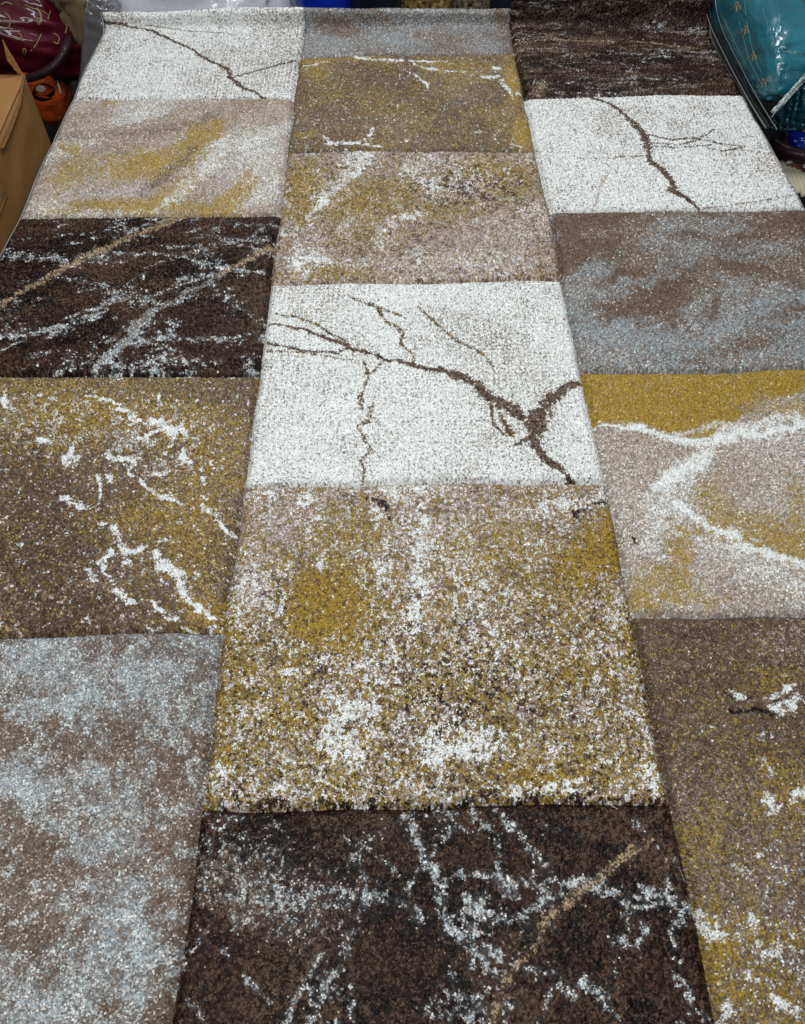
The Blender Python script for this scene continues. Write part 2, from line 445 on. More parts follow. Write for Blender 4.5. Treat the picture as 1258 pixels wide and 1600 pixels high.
def d_brown_left(p, rng):
    p.own = .78
    p.wk = .38
    brown_base(p, .20)
    for b, a in (((90, 640, 110, 40, 0), .5), ((200, 650, 150, 40, 0), .45), ((330, 720, 50, 70, 0), .5), ((300, 640, 80, 30, 0), .3), ((300, 830, 60, 80, 0), .55), ((320, 950, 50, 40, 0), .65), ((230, 800, 60, 40, 0), .4), ((60, 605, 120, 12, 0), .4)):
        p.over({'O': .6, 'B': .25, 'S': .15}, a * p.blob(*b, warp=1.5))
    p.over({'B': .7, 'T': .3}, .55 * p.blob(340, 610, 70, 25))
    for b, a in (((60, 860, 110, 110, 0), .65), ((100, 960, 140, 40, 0), .6), ((40, 720, 50, 50, 0), .4)):
        p.over({'B': .66, 'D': .26, 'T': .08}, a * 1.15 * p.blob(*b, warp=1.5))
    p.over({'W': .5, 'G': .5}, .5 * sstep(.52, .62, p.rag) * p.blob(70, 660, 110, 60))
    p.over({'W': .6, 'G': .4}, .5 * sstep(.48, .6, p.rag) * p.blob(240, 680, 110, 70))
    for v in ([(135, 621, 4), (160, 626, 8), (188, 632, 5)], [(180, 640, 10), (205, 652, 12), (235, 662, 8)], [(240, 655, 14), (262, 668, 30), (288, 668, 22)], [(212, 682, 5), (245, 672, 6)], [(163, 702, 8), (180, 712, 13), (205, 716, 6), (206, 735, 5), (225, 755, 5), (245, 776, 10), (285, 784, 6)],
              [(105, 712, 8), (112, 722, 20), (116, 715, 14), (112, 694, 8)], [(70, 690, 12), (76, 690, 10)], [(242, 736, 10), (253, 740, 13)], [(284, 700, 6), (285, 716, 14), (290, 718, 10)], [(311, 730, 11), (313, 733, 9)], [(320, 745, 9), (322, 750, 6)], [(312, 770, 5), (316, 780, 7)],
              [(308, 790, 8), (325, 808, 9), (345, 825, 11), (352, 834, 5)], [(83, 786, 7), (98, 781, 10), (128, 792, 9)], [(150, 818, 8), (160, 820, 8)], [(170, 826, 10), (178, 842, 16), (192, 862, 12), (210, 860, 10), (228, 850, 9)], [(237, 862, 8), (250, 888, 16), (280, 903, 14), (286, 922, 12), (305, 940, 14), (320, 957, 15), (330, 960, 6), (347, 962, 6)],
              [(166, 866, 9), (152, 880, 9), (165, 900, 4)], [(136, 892, 9), (145, 902, 10)], [(178, 920, 10), (195, 938, 12), (207, 944, 6)], [(240, 940, 4), (270, 962, 5), (303, 981, 4)], [(10, 612, 8), (12, 640, 6)], [(160, 745, 9), (168, 747, 10)], [(150, 740, 4), (150, 780, 3)], [(358, 838, 13), (362, 838, 9)], [(240, 847, 4), (275, 848, 5)], [(190, 876, 7), (202, 876, 6)], [(304, 898, 6), (310, 900, 5)], [(330, 980, 9), (338, 975, 8)], [(235, 978, 3), (255, 977, 3)], [(250, 615, 4), (252, 628, 5)]):
        p.over('W', .96 * p.vein(v, warp=.7) * (.6 + .4 * sstep(.36, .5, p.rag)))
    white_specks(p, .35, .007, .68)


def d_brown_right(p, rng):
    p.own = .78
    p.wk = .42
    brown_base(p, .10, .52)
    p.over({'B': .7, 'D': .2, 'T': .1}, .45 * (1 - sstep(.12, .40, .50 - p.s)))
    p.over({'B': .75, 'T': .25}, .7 * p.blob(1100, 990, 130, 26))
    p.over({'D': .6, 'B': .4}, .35 * p.blob(1080, 985, 60, 12))
    p.over({'T': .5, 'G': .5}, .35 * p.blob(1240, 1000, 60, 30))
    for b, a in (((1130, 1130, 90, 60, 0), .10), ((1220, 1060, 60, 20, 0), .25), ((1230, 1230, 60, 70, 0), .30), ((1110, 1300, 50, 50, 0), .3), ((1120, 1500, 50, 90, 0), .6), ((1200, 1460, 70, 30, 0), .4), ((1190, 1560, 60, 60, 0), .4)):
        p.over('O', a * p.blob(*b, warp=1.5))
    cl = sstep(.46, .6, p.rag)
    p.over({'W': .55, 'G': .3, 'T': .15}, .32 * cl * p.blob(1220, 1480, 130, 130))
    p.over({'W': .3, 'T': .5, 'K': .2}, .4 * p.blob(1230, 1360, 90, 60) * cl)
    p.over('K', .85 * p.vein([(1145, 1103, 5), (1185, 1104, 7), (1215, 1112, 8), (1225, 1100, 8)], warp=.8))
    p.over('K', .6 * p.vein([(1130, 1082, 4), (1185, 1088, 4)], warp=.8))
    for v in ([(1145, 1075, 5), (1165, 1080, 9), (1180, 1086, 4)], [(1205, 1088, 6), (1225, 1085, 8), (1243, 1072, 8)], [(1222, 1104, 10), (1235, 1108, 22), (1258, 1094, 12)], [(1195, 1150, 12), (1205, 1145, 12)], [(1110, 1140, 8), (1118, 1136, 6)], [(1205, 1190, 7), (1218, 1215, 9)], [(1212, 1262, 16), (1219, 1258, 12)], [(1236, 1250, 9), (1262, 1238, 13)],
              [(1102, 1440, 16), (1118, 1448, 34), (1138, 1462, 14)], [(1168, 1436, 8), (1185, 1470, 15), (1192, 1482, 6)], [(1205, 1490, 16), (1215, 1485, 14)], [(1178, 1525, 10), (1190, 1545, 14)], [(1180, 1330, 7), (1190, 1326, 6)], [(1130, 1570, 20), (1140, 1600, 24)], [(1215, 1560, 18), (1235, 1570, 20)]):
        p.over('W', .88 * p.vein(v, warp=1.0) * (.55 + .45 * cl))


def d_stone_far(p, rng):
    p.own = .75
    cl = sstep(.40, .62, p.rag)
    p.over({'W': .5, 'G': .5}, .35 * sstep(.46, .6, fbm(p.x, p.s, .05, p.seed + 91, 4)))
    p.over({'B': .6, 'D': .3, 'O': .1}, .42 * sstep(.50, .64, fbm(p.x, p.s, .012, p.seed + 93, 4)))
    for b, a in (((475, 290, 34, 40, 0), .85), ((465, 330, 30, 20, 0), .6), ((600, 300, 90, 24, -10), .6), ((760, 262, 70, 18, 0), .7), ((560, 330, 70, 30, 0), .5), ((680, 330, 80, 20, 0), .45), ((800, 290, 50, 24, 0), .6), ((530, 425, 110, 12, 0), .55), ((560, 370, 70, 20, 0), .3)):
        p.over({'O': .56, 'S': .14, 'B': .30}, a * p.blob(*b, warp=1.5))
    p.over({'K': .6, 'D': .4}, .6 * sstep(.5, .6, fbm(p.x, p.s, .012, p.seed + 95, 3)) * p.blob(735, 292, 100, 34))
    p.over({'G': .7, 'T': .3}, .6 * p.blob(770, 375, 110, 40))
    p.over({'G': .6, 'W': .4}, .4 * p.blob(700, 410, 150, 24))
    p.over({'W': .8, 'G': .2}, .85 * p.vein([(572, 240, 30), (556, 266, 26), (535, 290, 16), (505, 318, 20), (485, 345, 12)], warp=1.2, soft=.95) * (.5 + .5 * cl))
    for v in ([(625, 266, 16), (640, 270, 16)], [(615, 345, 10), (655, 336, 18)], [(480, 405, 22), (505, 402, 22)], [(455, 400, 14), (462, 412, 14)], [(440, 360, 12), (470, 358, 6)], [(660, 285, 14), (690, 300, 10)], [(445, 420, 10), (470, 432, 10)], [(790, 260, 6), (796, 268, 4)], [(442, 305, 8), (450, 312, 8)]):
        p.over('W', .75 * p.vein(v, warp=1.3, soft=.95) * (.4 + .6 * cl))
    p.over('W', .4 * cl * p.blob(470, 400, 60, 34)); p.over('W', .35 * cl * p.blob(700, 275, 90, 30))


def d_stone_near(p, rng):
    p.own = .92
    x, s = p.x, p.s
    p.over({'W': .45, 'G': .55}, .30 * sstep(.46, .62, fbm(x, s, .06, p.seed + 91, 5)))
    vs = ridge(x, s, .022, p.seed + 111, 7.0, math.pi / 2, .06) * sstep(.40, .60, fbm(x, s, .05, p.seed + 112, 3))
    p.over({'W': .6, 'G': .4}, .45 * vs * sstep(.40, .52, s))
    p.over({'T': .55, 'B': .45}, .45 * sstep(.48, .62, fbm(x, s, .028, p.seed + 92, 4)))
    for b, a in (((510, 955, 78, 66, 0), .85), ((520, 905, 60, 30, 0), .5), ((940, 850, 46, 70, -10), .85), ((910, 880, 60, 40, 0), .6), ((560, 825, 70, 36, 0), .55), ((880, 930, 90, 40, 0), .35), ((760, 860, 90, 50, 0), .35), ((375, 1020, 40, 70, 0), .5), ((360, 1085, 50, 20, 0), .55), ((990, 1010, 22, 70, 0), .55), ((850, 1215, 90, 18, 0), .75), ((460, 1120, 60, 24, 0), .4),
                 ((850, 770, 40, 14, 0), .6), ((640, 765, 40, 12, 0), .5), ((340, 1180, 24, 60, 0), .4), ((480, 830, 30, 30, 0), .3), ((930, 1060, 90, 40, 0), .3)):
        p.over({'O': .74, 'B': .26}, a * p.blob(*b, warp=1.6))
    p.over({'G': .55, 'T': .45}, .30 * sstep(.55, .68, s))
    p.over({'G': .6, 'T': .4}, .55 * p.blob(440, 810, 50, 50))
    p.over({'W': .5, 'G': .5}, .45 * p.vein([(648, 755), (655, 850), (648, 960)], 46, warp=1.5, soft=.95))
    p.over({'G': .6, 'W': .4}, .55 * p.blob(395, 925, 34, 80))
    p.over({'G': .5, 'W': .5}, .35 * p.blob(840, 800, 80, 30))
    cl = sstep(.44, .56, fbm(x, s, .0085, p.seed + 97, 3))
    c2 = sstep(.46, .58, fbm(x, s, .007, p.seed + 98, 3))
    low = 1 - sstep(.42, .58, s)
    p.over('W', .22 * cl * low * (.4 + .6 * sstep(.35, .6, fbm(x, s, .05, p.seed + 99, 3))))
    p.over({'K': .4, 'D': .4, 'B': .2}, .26 * c2 * low)
    p.over({'K': .6, 'D': .4}, .42 * c2 * p.blob(720, 1085, 110, 60))
    for q, a in (((508, 950, 70, 62, 0), .95), ((505, 995, 64, 30, 0), .7), ((945, 850, 38, 62, -10), .95), ((915, 890, 50, 36, 0), .55)):
        p.over({'O': .72, 'B': .28}, a * p.blob(*q, warp=2.4) * (.65 + .35 * sstep(.38, .52, p.rag)))
    p.over({'W': .6, 'G': .4}, .30 * cl * p.blob(620, 900, 70, 130))
    p.over({'O': .7, 'B': .3}, .30 * low * sstep(.44, .6, fbm(x, s, .03, p.seed + 113, 4)))
    for q in ((590, 800, 15, 17), (483, 832, 13, 17), (525, 1140, 26, 34), (735, 1155, 70, 28), (690, 1165, 40, 24), (560, 1120, 40, 20), (545, 1180, 30, 24), (350, 1195, 10, 12), (425, 1235, 14, 8), (1010, 1150, 14, 26), (1015, 1210, 16, 24), (480, 775, 20, 14), (620, 770, 18, 12)):
        p.over('W', .8 * p.blob(*q, warp=1.8) * (.5 + .5 * cl))
    for v in ([(650, 760, 9), (655, 840, 8), (645, 900, 9), (655, 950, 12), (640, 1000, 16)], [(590, 880, 8), (600, 930, 10)], [(690, 850, 8), (715, 900, 10), (745, 945, 8), (785, 1000, 9)], [(445, 880, 4), (437, 930, 5), (434, 1005, 4)], [(455, 1042, 6), (500, 1036, 10), (520, 1040, 12)], [(540, 1040, 10), (565, 1036, 10)], [(570, 1060, 10), (605, 1065, 10)],
              [(945, 772, 24), (905, 785, 24), (850, 795, 16)], [(775, 1240, 8), (830, 1238, 14), (890, 1228, 18), (905, 1215, 14)], [(600, 775, 12), (560, 770, 6)], [(385, 770, 20), (430, 772, 16)], [(840, 925, 8), (830, 915, 6)], [(395, 1065, 3), (420, 1055, 3)]):
        p.over('W', .72 * p.vein(v, warp=1.5, soft=.95) * (.35 + .65 * cl))
    p.over({'K': .5, 'D': .5}, .75 * p.vein([(895, 805), (920, 790), (940, 785)], 7, warp=.8))
    p.over({'K': .5, 'D': .5}, .7 * p.vein([(575, 785), (600, 790), (615, 812)], 6, warp=1))
    p.over({'K': .5, 'B': .5}, .7 * p.vein([(435, 910), (428, 960)], 5, warp=1))
    p.over({'K': .5, 'D': .5}, .6 * cl * p.vein([(340, 1250), (500, 1255), (900, 1252), (1040, 1248)], 18, warp=.8))


# ------------------------------------------------------------------ rug geometry
XL, XA, XB, XR = -0.800, -0.2705, 0.2755, 0.800
S_END = 2.277
PANELS = [
    # x0, x1, s0, s1, pitch, base, design, clump, label
    (XL, XA, .012, .481, .00148, {'B': .62, 'T': .33, 'D': .05}, d_blue_left, .25, 'silvery blue and brown mottled panel'),
    (XL, XA, .481, .957, .0017, {'B': .66, 'T': .28, 'O': .06}, d_brown_left, .25, 'brown and ochre panel with broken white veins'),
    (XL, XA, .957, 1.416, .0020, {'D': .85, 'B': .15}, d_dark_left, .3, 'dark brown panel with two slanting tan veins'),
    (XL, XA, 1.416, 1.878, .0020, {'G': .74, 'W': .10, 'T': .16}, d_swirl_left, .2, 'pale taupe panel with ochre swirl'),
    (XL, XA, 1.878, S_END, .0020, {'W': 1}, d_white_left, .15, 'white panel with a thin forked crack'),
    (XA, XB, .012, .254, .00140, {'D': .80, 'B': .20}, d_dark_near, .4, 'dark brown panel with silver veins'),
    (XA, XB, .254, .722, .00142, {'T': .26, 'G': .20, 'O': .36, 'W': .06, 'B': .12}, d_stone_near, .4, 'ochre, white and black speckled panel'),
    (XA, XB, .722, 1.197, .0017, {'W': 1}, d_white_mid, .15, 'white panel with a branching dark crack'),
    (XA, XB, 1.197, 1.641, .0020, {'T': .30, 'G': .44, 'O': .16, 'B': .10}, d_stone_far, .4, 'taupe and ochre panel with a white streak'),
    (XA, XB, 1.641, 2.087, .0020, {'B': .60, 'T': .28, 'O': .12}, d_brown_mid, .2, 'brown panel edged with white and ochre flecks'),
    (XA, XB, 2.087, S_END, .0020, {'T': .55, 'B': .35, 'P': .10}, d_blue_mid, .2, 'narrow blue grey panel'),
    (XB, XR, .012, .496, .00148, {'B': .62, 'T': .34, 'O': .04}, d_brown_right, .3, 'brown panel with scattered ochre and white specks'),
    (XB, XR, .496, .957, .0017, {'G': .66, 'T': .26, 'W': .08}, d_swirl_right, .2, 'ochre and taupe panel with forked white vein'),
    (XB, XR, .957, 1.414, .0020, {'B': .68, 'T': .30, 'D': .02}, d_blue_right, .2, 'blue grey and brown clouded panel'),
    (XB, XR, 1.414, 1.875, .0020, {'W': 1}, d_white_right, .15, 'white panel with one thick dark crack'),
    (XB, XR, 1.875, 2.345, .0020, {'D': .72, 'K': .22, 'B': .06}, d_dark_right, .3, 'dark brown panel with fine lengthwise streaks'),
]


def bend(x, s, z):
    """flat rug whose far end is pushed up against the goods behind it"""
    sb = 2.226 - .03 * sstep(.30, .8, x) + .006 * np.sin(x * 7)
    r = .020 + .025 * sstep(.3, .8, x)
    amax = math.radians(76)
    t = np.clip((s - sb) / r, 0, amax)
    rest = np.maximum(s - sb - r * amax, 0)
    y = np.where(s < sb, s, sb + r * np.sin(t) + rest * math.cos(amax) - z * np.sin(t))
    zz = np.where(s < sb, z, r * (1 - np.cos(t)) + rest * math.sin(amax) + z * np.cos(t))
    return y, zz


def lay(x, s):
    """slow unevenness of the whole rug and its slightly wandering seams"""
    dx = (fbm(x, s, .16, 901, 3) - .5) * .010
    ds = (fbm(x, s, .16, 907, 3) - .5) * .012
    dz = (fbm(x, s, .35, 911, 3) - .5) * .016
    return dx, ds, dz


def nodes_of(m):
    m.use_nodes = True
    nt = m.node_tree
    return nt, nt.nodes, nt.links, nt.nodes['Principled BSDF']


def pile_material():
    m = bpy.data.materials.new('heatset_yarn_pile')
    nt, N, L, b = nodes_of(m)
    a = N.new('ShaderNodeAttribute'); a.attribute_name = 'yarn'
    tc = N.new('ShaderNodeTexCoord')
    no = N.new('ShaderNodeTexNoise'); no.inputs['Scale'].default_value = 900; no.inputs['Detail'].default_value = 2
    mp = N.new('ShaderNodeMapRange'); mp.inputs[1].default_value = .3; mp.inputs[2].default_value = .7; mp.inputs[3].default_value = .72; mp.inputs[4].default_value = 1.2
    mx = N.new('ShaderNodeVectorMath'); mx.operation = 'SCALE'
    L.new(tc.outputs['Object'], no.inputs['Vector'])
    L.new(no.outputs['Fac'], mp.inputs[0])
    L.new(a.outputs['Color'], mx.inputs[0]); L.new(mp.outputs[0], mx.inputs['Scale'])
    L.new(mx.outputs[0], b.inputs['Base Color'])
    b.inputs['Roughness'].default_value = .36
    b.inputs['Specular IOR Level'].default_value = .09
    b.inputs['Sheen Weight'].default_value = .0
    b.inputs['Sheen Roughness'].default_value = .5
    return m


PILE = pile_material()


def mesh_obj(name, verts, faces, mat, parent=None, smooth=False):
    me = bpy.data.meshes.new(name)
    me.from_pydata([tuple(map(float, v)) for v in verts], [], [tuple(int(i) for i in f) for f in faces])
    me.update()
    if smooth:
        me.polygons.foreach_set('use_smooth', [True] * len(me.polygons))
    if mat:
        me.materials.append(mat)
    o = bpy.data.objects.new(name, me); COL.objects.link(o)
    if parent:
        o.parent = parent
    return o


def tag(o, label=None, cat=None, group=None, kind=None):
    for k, v in (('label', label), ('category', cat), ('group', group), ('kind', kind)):
        if v:
            o[k] = v
    return o


def empty(name, loc=(0, 0, 0)):
    o = bpy.data.objects.new(name, None); COL.objects.link(o); o.location = loc
    return o


def grid_mesh(name, V, col=None):
    """V: (ny, nx, 3) -> quad mesh, built straight into the arrays"""
    ny, nx, _ = V.shape
    i = np.arange(ny * nx).reshape(ny, nx)
    q = np.stack([i[:-1, :-1], i[:-1, 1:], i[1:, 1:], i[1:, :-1]], -1).reshape(-1, 4)
    me = bpy.data.meshes.new(name)
    me.vertices.add(ny * nx); me.vertices.foreach_set('co', V.reshape(-1).astype(np.float32))
    me.loops.add(q.size); me.loops.foreach_set('vertex_index', q.reshape(-1).astype(np.int32))
    me.polygons.add(len(q)); me.polygons.foreach_set('loop_start', np.arange(0, q.size, 4, dtype=np.int32))
    me.update(calc_edges=True)
    if col is not None:
        at_ = me.attributes.new('yarn', 'FLOAT_COLOR', 'FACE')
        c = np.ones((len(q), 4), np.float32); c[:, :3] = col.reshape(-1, 3)
        at_.data.foreach_set('color', c.reshape(-1))
    return me


rug = empty('patchwork_rug', (0, 0, 0))
tag(rug, 'patchwork rug of carved white, brown, ochre and blue grey marbled panels', 'rug')
for pi, (x0, x1, s0, s1, pitch, base, design, clump, label) in enumerate(PANELS):
    rng = np.random.default_rng(100 + pi)
    nx = int((x1 - x0) / pitch); ns = int((s1 - s0) / pitch)
    gx = np.linspace(x0, x1, nx + 1); gs = np.linspace(s0, s1, ns + 1)
    X, S = np.meshgrid(gx, gs)
    jx = rng.normal(size=X.shape) * pitch * .26; js = rng.normal(size=X.shape) * pitch * .26
    jx[:, [0, -1]] = 0; js[[0, -1], :] = 0
    # pile height: rounded shoulders, carved seams, uneven tufts
    seam = .0022 * (fbm(X, S, .02, 333, 3) - .5)
    dl, dr, dn, df = X - x0, x1 - X, S - s0, s1 - S
    gl = .0125 if x0 > -.79 else .013
    gr = .0125 if x1 < .79 else .013

    def groove(d, depth, wd):
        return depth * np.exp(-(np.maximum(d + seam, 0) / wd) ** 1.35)
    Z = -np.maximum.reduce([groove(dl, gl, .0056), groove(dr, gr, .0056), groove(dn, .0115, .0042), groove(df, .0115 if s1 < 2.27 else .013, .0046)])
    am = (pitch / .00175) ** .7
    t = rng.normal(size=X.shape) * .00080 * am
    t -= (rng.random(X.shape) < .12) * .0020 * am
    Z = Z + t + (fbm(X, S, .0065, 71 + pi, 3) - .5) * .0014 + (fbm(X, S, .05, 55, 3) - .5) * .003
    dx, ds, dz = lay(X, S)
    inner = np.minimum(sstep(0, .03, X - XL), sstep(0, .03, XR - X))
    Y, ZZ = bend(X, S + js + ds, Z + dz)
    V = np.stack([X + jx + dx, Y, ZZ], -1)
    cx = (X[:-1, :-1] + X[1:, 1:]) / 2; cs = (S[:-1, :-1] + S[1:, 1:]) / 2
    pat = Pat(cx, cs, 1000 + 17 * pi, base)
    design(pat, rng)
    me = grid_mesh('panel', V, pat.colours(rng, clump))
    me.materials.append(PILE)
    o = bpy.data.objects.new('panel', me); COL.objects.link(o); o.parent = rug
    o['label'] = label


# ------------------------------------------------------------------ materials for the rest
def mat(name, rgb, rough=.6, spec=.5, coat=0, coat_r=.1, var=.25, scale=12, bump=0, bscale=40, rgb2=None, alpha=None):
    m = bpy.data.materials.new(name)
    nt, N, L, b = nodes_of(m)
    c1 = s2l(rgb); c2 = s2l(rgb2) if rgb2 is not None else c1 * (1 - var)
    tc = N.new('ShaderNodeTexCoord')
    no = N.new('ShaderNodeTexNoise'); no.inputs['Scale'].default_value = scale; no.inputs['Detail'].default_value = 5
    cr = N.new('ShaderNodeValToRGB')
    cr.color_ramp.elements[0].position = .35; cr.color_ramp.elements[1].position = .65
    cr.color_ramp.elements[0].color = (*c2, 1); cr.color_ramp.elements[1].color = (*c1, 1)
    L.new(tc.outputs['Object'], no.inputs['Vector']); L.new(no.outputs['Fac'], cr.inputs[0]); L.new(cr.outputs[0], b.inputs['Base Color'])
    b.inputs['Roughness'].default_value = rough
    b.inputs['Specular IOR Level'].default_value = spec
    b.inputs['Coat Weight'].default_value = coat
    b.inputs['Coat Roughness'].default_value = coat_r
    if bump:
        n2 = N.new('ShaderNodeTexNoise'); n2.inputs['Scale'].default_value = bscale; n2.inputs['Detail'].default_value = 4
        bp = N.new('ShaderNodeBump'); bp.inputs['Strength'].default_value = bump; bp.inputs['Distance'].default_value = .01
        L.new(tc.outputs['Object'], n2.inputs['Vector']); L.new(n2.outputs['Fac'], bp.inputs['Height'])
        L.new(bp.outputs[0], b.inputs['Normal'])
        if coat:
            L.new(bp.outputs[0], b.inputs['Coat Normal'])
    if alpha is not None:
        b.inputs['Alpha'].default_value = alpha
    return m


M = dict(
    floor=mat('shop_floor', (24, 22, 22), .7, var=.4, scale=6),
    backing=mat('jute_backing', (150, 138, 122), .9, bump=.4, bscale=400),
    binding=mat('overlocked_edge', (214, 212, 208), .85, var=.2, scale=200, bump=.5, bscale=600),
    card=mat('cardboard', (162, 116, 68), .7, .3, var=.14, scale=9, bump=.15, bscale=25),
    card_edge=mat('cardboard_cut_edge', (132, 92, 52), .85, .2, var=.3, scale=60),
    tape=mat('clear_packing_tape', (186, 142, 92), .12, .6, coat=1, coat_r=.06, var=.08, scale=20, bump=.12, bscale=60),
    maroon=mat('maroon_satin', (84, 9, 28), .45, .2, coat=.4, coat_r=.08, var=.65, scale=7, bump=.25, bscale=12),
    maroon2=mat('maroon_trim', (48, 17, 28), .6, .3, coat=.2, var=.5, scale=30, bump=.3),
    gold=mat('gold_print', (156, 134, 88), .45, .5, var=.3, scale=90),
    orange=mat('orange_printed_wrap', (225, 92, 34), .3, .5, coat=.9, coat_r=.08, var=.55, scale=22, bump=.5, bscale=30),
    black=mat('black_print', (14, 13, 15), .35, .5, coat=.6, var=.2),
    offwhite=mat('white_print', (214, 208, 206), .4, .5, coat=.6, var=.15),
    khaki=mat('khaki_cloth', (120, 102, 76), .75, .2, var=.5, scale=10, bump=.5, bscale=14),
    wrap_grey=mat('grey_plastic_sheet', (116, 114, 118), .22, .6, coat=1, coat_r=.07, var=.3, scale=8, bump=.6, bscale=12),
    wrap_white=mat('white_plastic_wrap', (236, 237, 246), .25, .5, coat=.8, coat_r=.1, var=.14, scale=8, bump=.7, bscale=13),
    blue=mat('blue_plastic', (22, 52, 190), .3, .5, coat=.7, var=.4, scale=9, bump=.5, bscale=16),
    dark_wrap=mat('dark_wrapped_cloth', (26, 30, 42), .35, .5, coat=.7, var=.4, scale=10, bump=.5, bscale=18),
    navy=mat('navy_cloth', (24, 28, 46), .7, .3, var=.4, scale=20, bump=.4, bscale=40),
    fuzzy=mat('golden_fleece', (190, 158, 100), .9, .2, rgb2=(96, 70, 38), scale=70, bump=1, bscale=150),
    leopard=mat('speckled_fleece', (168, 150, 124), .9, .2, rgb2=(38, 32, 30), scale=90, bump=1, bscale=150),
    grey_cloth=mat('grey_cloth', (140, 142, 144), .85, .2, var=.15, scale=40, bump=.5, bscale=160),
    beige=mat('beige_cloth', (176, 160, 124), .85, .2, var=.15, scale=30, bump=.4, bscale=160),
    teal=mat('teal_quilt', (32, 116, 132), .34, .5, coat=1, coat_r=.06, var=.35, scale=7, bump=.45, bscale=16),
    teal_dark=mat('teal_gathered_film', (20, 70, 78), .2, .5, coat=1, coat_r=.06, var=.5, scale=14, bump=.8, bscale=22),
    thread=mat('pale_stitching', (84, 140, 148), .6, .4, var=.2, scale=60),
    film=mat('crumpled_clear_film', (206, 220, 220), .12, .7, coat=1, coat_r=.05, var=.25, scale=40, bump=.8, bscale=60),
    pipe_black=mat('black_piping', (12, 12, 14), .6, .3, var=.2),
    pipe_white=mat('clear_welt', (120, 124, 124), .35, .5, coat=.3, var=.2, scale=60),
    brown=mat('brown_cushion', (122, 70, 54), .8, .3, var=.4, scale=20, bump=.4),
    cream=mat('cream_ribbed_cloth', (216, 208, 178), .8, .3, var=.15, scale=30, bump=.3),
    fibre=mat('loose_fibre', (216, 204, 180), .5, .5, var=.1),
)


# ------------------------------------------------------------------ shape helpers
def tube(name, pts, r, mt, parent=None, n=7, smooth_pts=True, taper=None):
    P = [Vector(p) for p in pts]
    if smooth_pts and len(P) > 2:
        Q = []
        for i in range(len(P) - 1):
            a, b, c, d = P[max(i - 1, 0)], P[i], P[i + 1], P[min(i + 2, len(P) - 1)]
            for k in range(5):
                t = k / 5
                Q.append(.5 * ((2 * b) + (c - a) * t + (2 * a - 5 * b + 4 * c - d) * t * t + (3 * b - a - 3 * c + d) * t ** 3))
        Q.append(P[-1]); P = Q
    vs, fs = [], []
    nrm = None
    for i, p in enumerate(P):
        tg = (P[min(i + 1, len(P) - 1)] - P[max(i - 1, 0)]).normalized()
        if nrm is None:
            nrm = tg.orthogonal().normalized()
        nrm = (nrm - tg * nrm.dot(tg)).normalized()
        bi = tg.cross(nrm)
        rr = r if taper is None else r * (taper[0] + (taper[1] - taper[0]) * i / (len(P) - 1))
        for k in range(n):
            a = 2 * math.pi * k / n
            vs.append(p + (nrm * math.cos(a) + bi * math.sin(a)) * rr)
    for i in range(len(P) - 1):
        for k in range(n):
            fs.append((i * n + k, i * n + (k + 1) % n, (i + 1) * n + (k + 1) % n, (i + 1) * n + k))
    fs.append(tuple(range(n))[::-1]); fs.append(tuple((len(P) - 1) * n + k for k in range(n)))
    return mesh_obj(name, vs, fs, mt, parent, True)


def spow(v, e):
    return np.sign(v) * np.abs(v) ** e


def bundle_pts(size, u, v, e1=.55, e2=.55, wr=.02, wscale=.12, seed=1, folds=0.0, fold_dir=0.0):
    """point on a stuffed, creased bundle: u round the side, v from bottom to top"""
    x = spow(np.cos(v), e1) * spow(np.cos(u), e2)
    y = spow(np.cos(v), e1) * spow(np.sin(u), e2)
    z = spow(np.sin(v), e1)
    n1 = fbm(x * size[0] + 3 * z * size[2], y * size[1] - 2 * z * size[2], wscale, seed, 4) - .5
    n2 = np.abs(fbm(x * size[0] - z * size[2], y * size[1] + 2 * z * size[2], wscale * .7, seed + 5, 4, 2.5, fold_dir) - .5)
    k = 1 + (n1 * 2 * wr - folds * n2) / max(size)
    return np.stack([x * size[0] * k, y * size[1] * k, z * size[2] * k], -1)


def bundle(name, loc, size, mt, parent=None, rot=(0, 0, 0), nu=88, nv=56, **kw):
    u = np.linspace(-math.pi, math.pi, nu); v = np.linspace(-math.pi / 2, math.pi / 2, nv)
    U, Vv = np.meshgrid(u, v)
    V = bundle_pts(size, U, Vv, **kw)
    V[:, -1] = V[:, 0]
    me = grid_mesh(name, V)
    me.polygons.foreach_set('use_smooth', [True] * len(me.polygons))
    me.materials.append(mt)
    o = bpy.data.objects.new(name, me); COL.objects.link(o)
    o.location = loc; o.rotation_euler = rot
    if parent:
        o.parent = parent
    return o


def slab(name, c, size, mt, parent=None, rot=0, bev=.006):
    bm = bmesh.new()
    bmesh.ops.create_cube(bm, size=1)
    for v in bm.verts:
        v.co = Vector((v.co.x * size[0], v.co.y * size[1], v.co.z * size[2]))
    bmesh.ops.bevel(bm, geom=bm.edges[:], offset=bev, segments=2, affect='EDGES')
    me = bpy.data.meshes.new(name); bm.to_mesh(me); bm.free()
    me.materials.append(mt)
    o = bpy.data.objects.new(name, me); COL.objects.link(o)
    o.location = c; o.rotation_euler = (0, 0, rot)
    if parent:
        o.parent = parent
    return o


# ------------------------------------------------------------------ floor, plinth under the rug, edges of the rug
FZ = -0.40
fl = mesh_obj('floor', [(-6, -4, FZ), (6, -4, FZ), (6, 8, FZ), (-6, 8, FZ)], [(0, 1, 2, 3)], M['floor'])
tag(fl, kind='structure')
pl = slab('platform', (0, 1.12, (FZ - .030) / 2 - .001), (1.44, 2.10, -FZ - .036), M['floor'], bev=.01)
tag(pl, kind='structure')


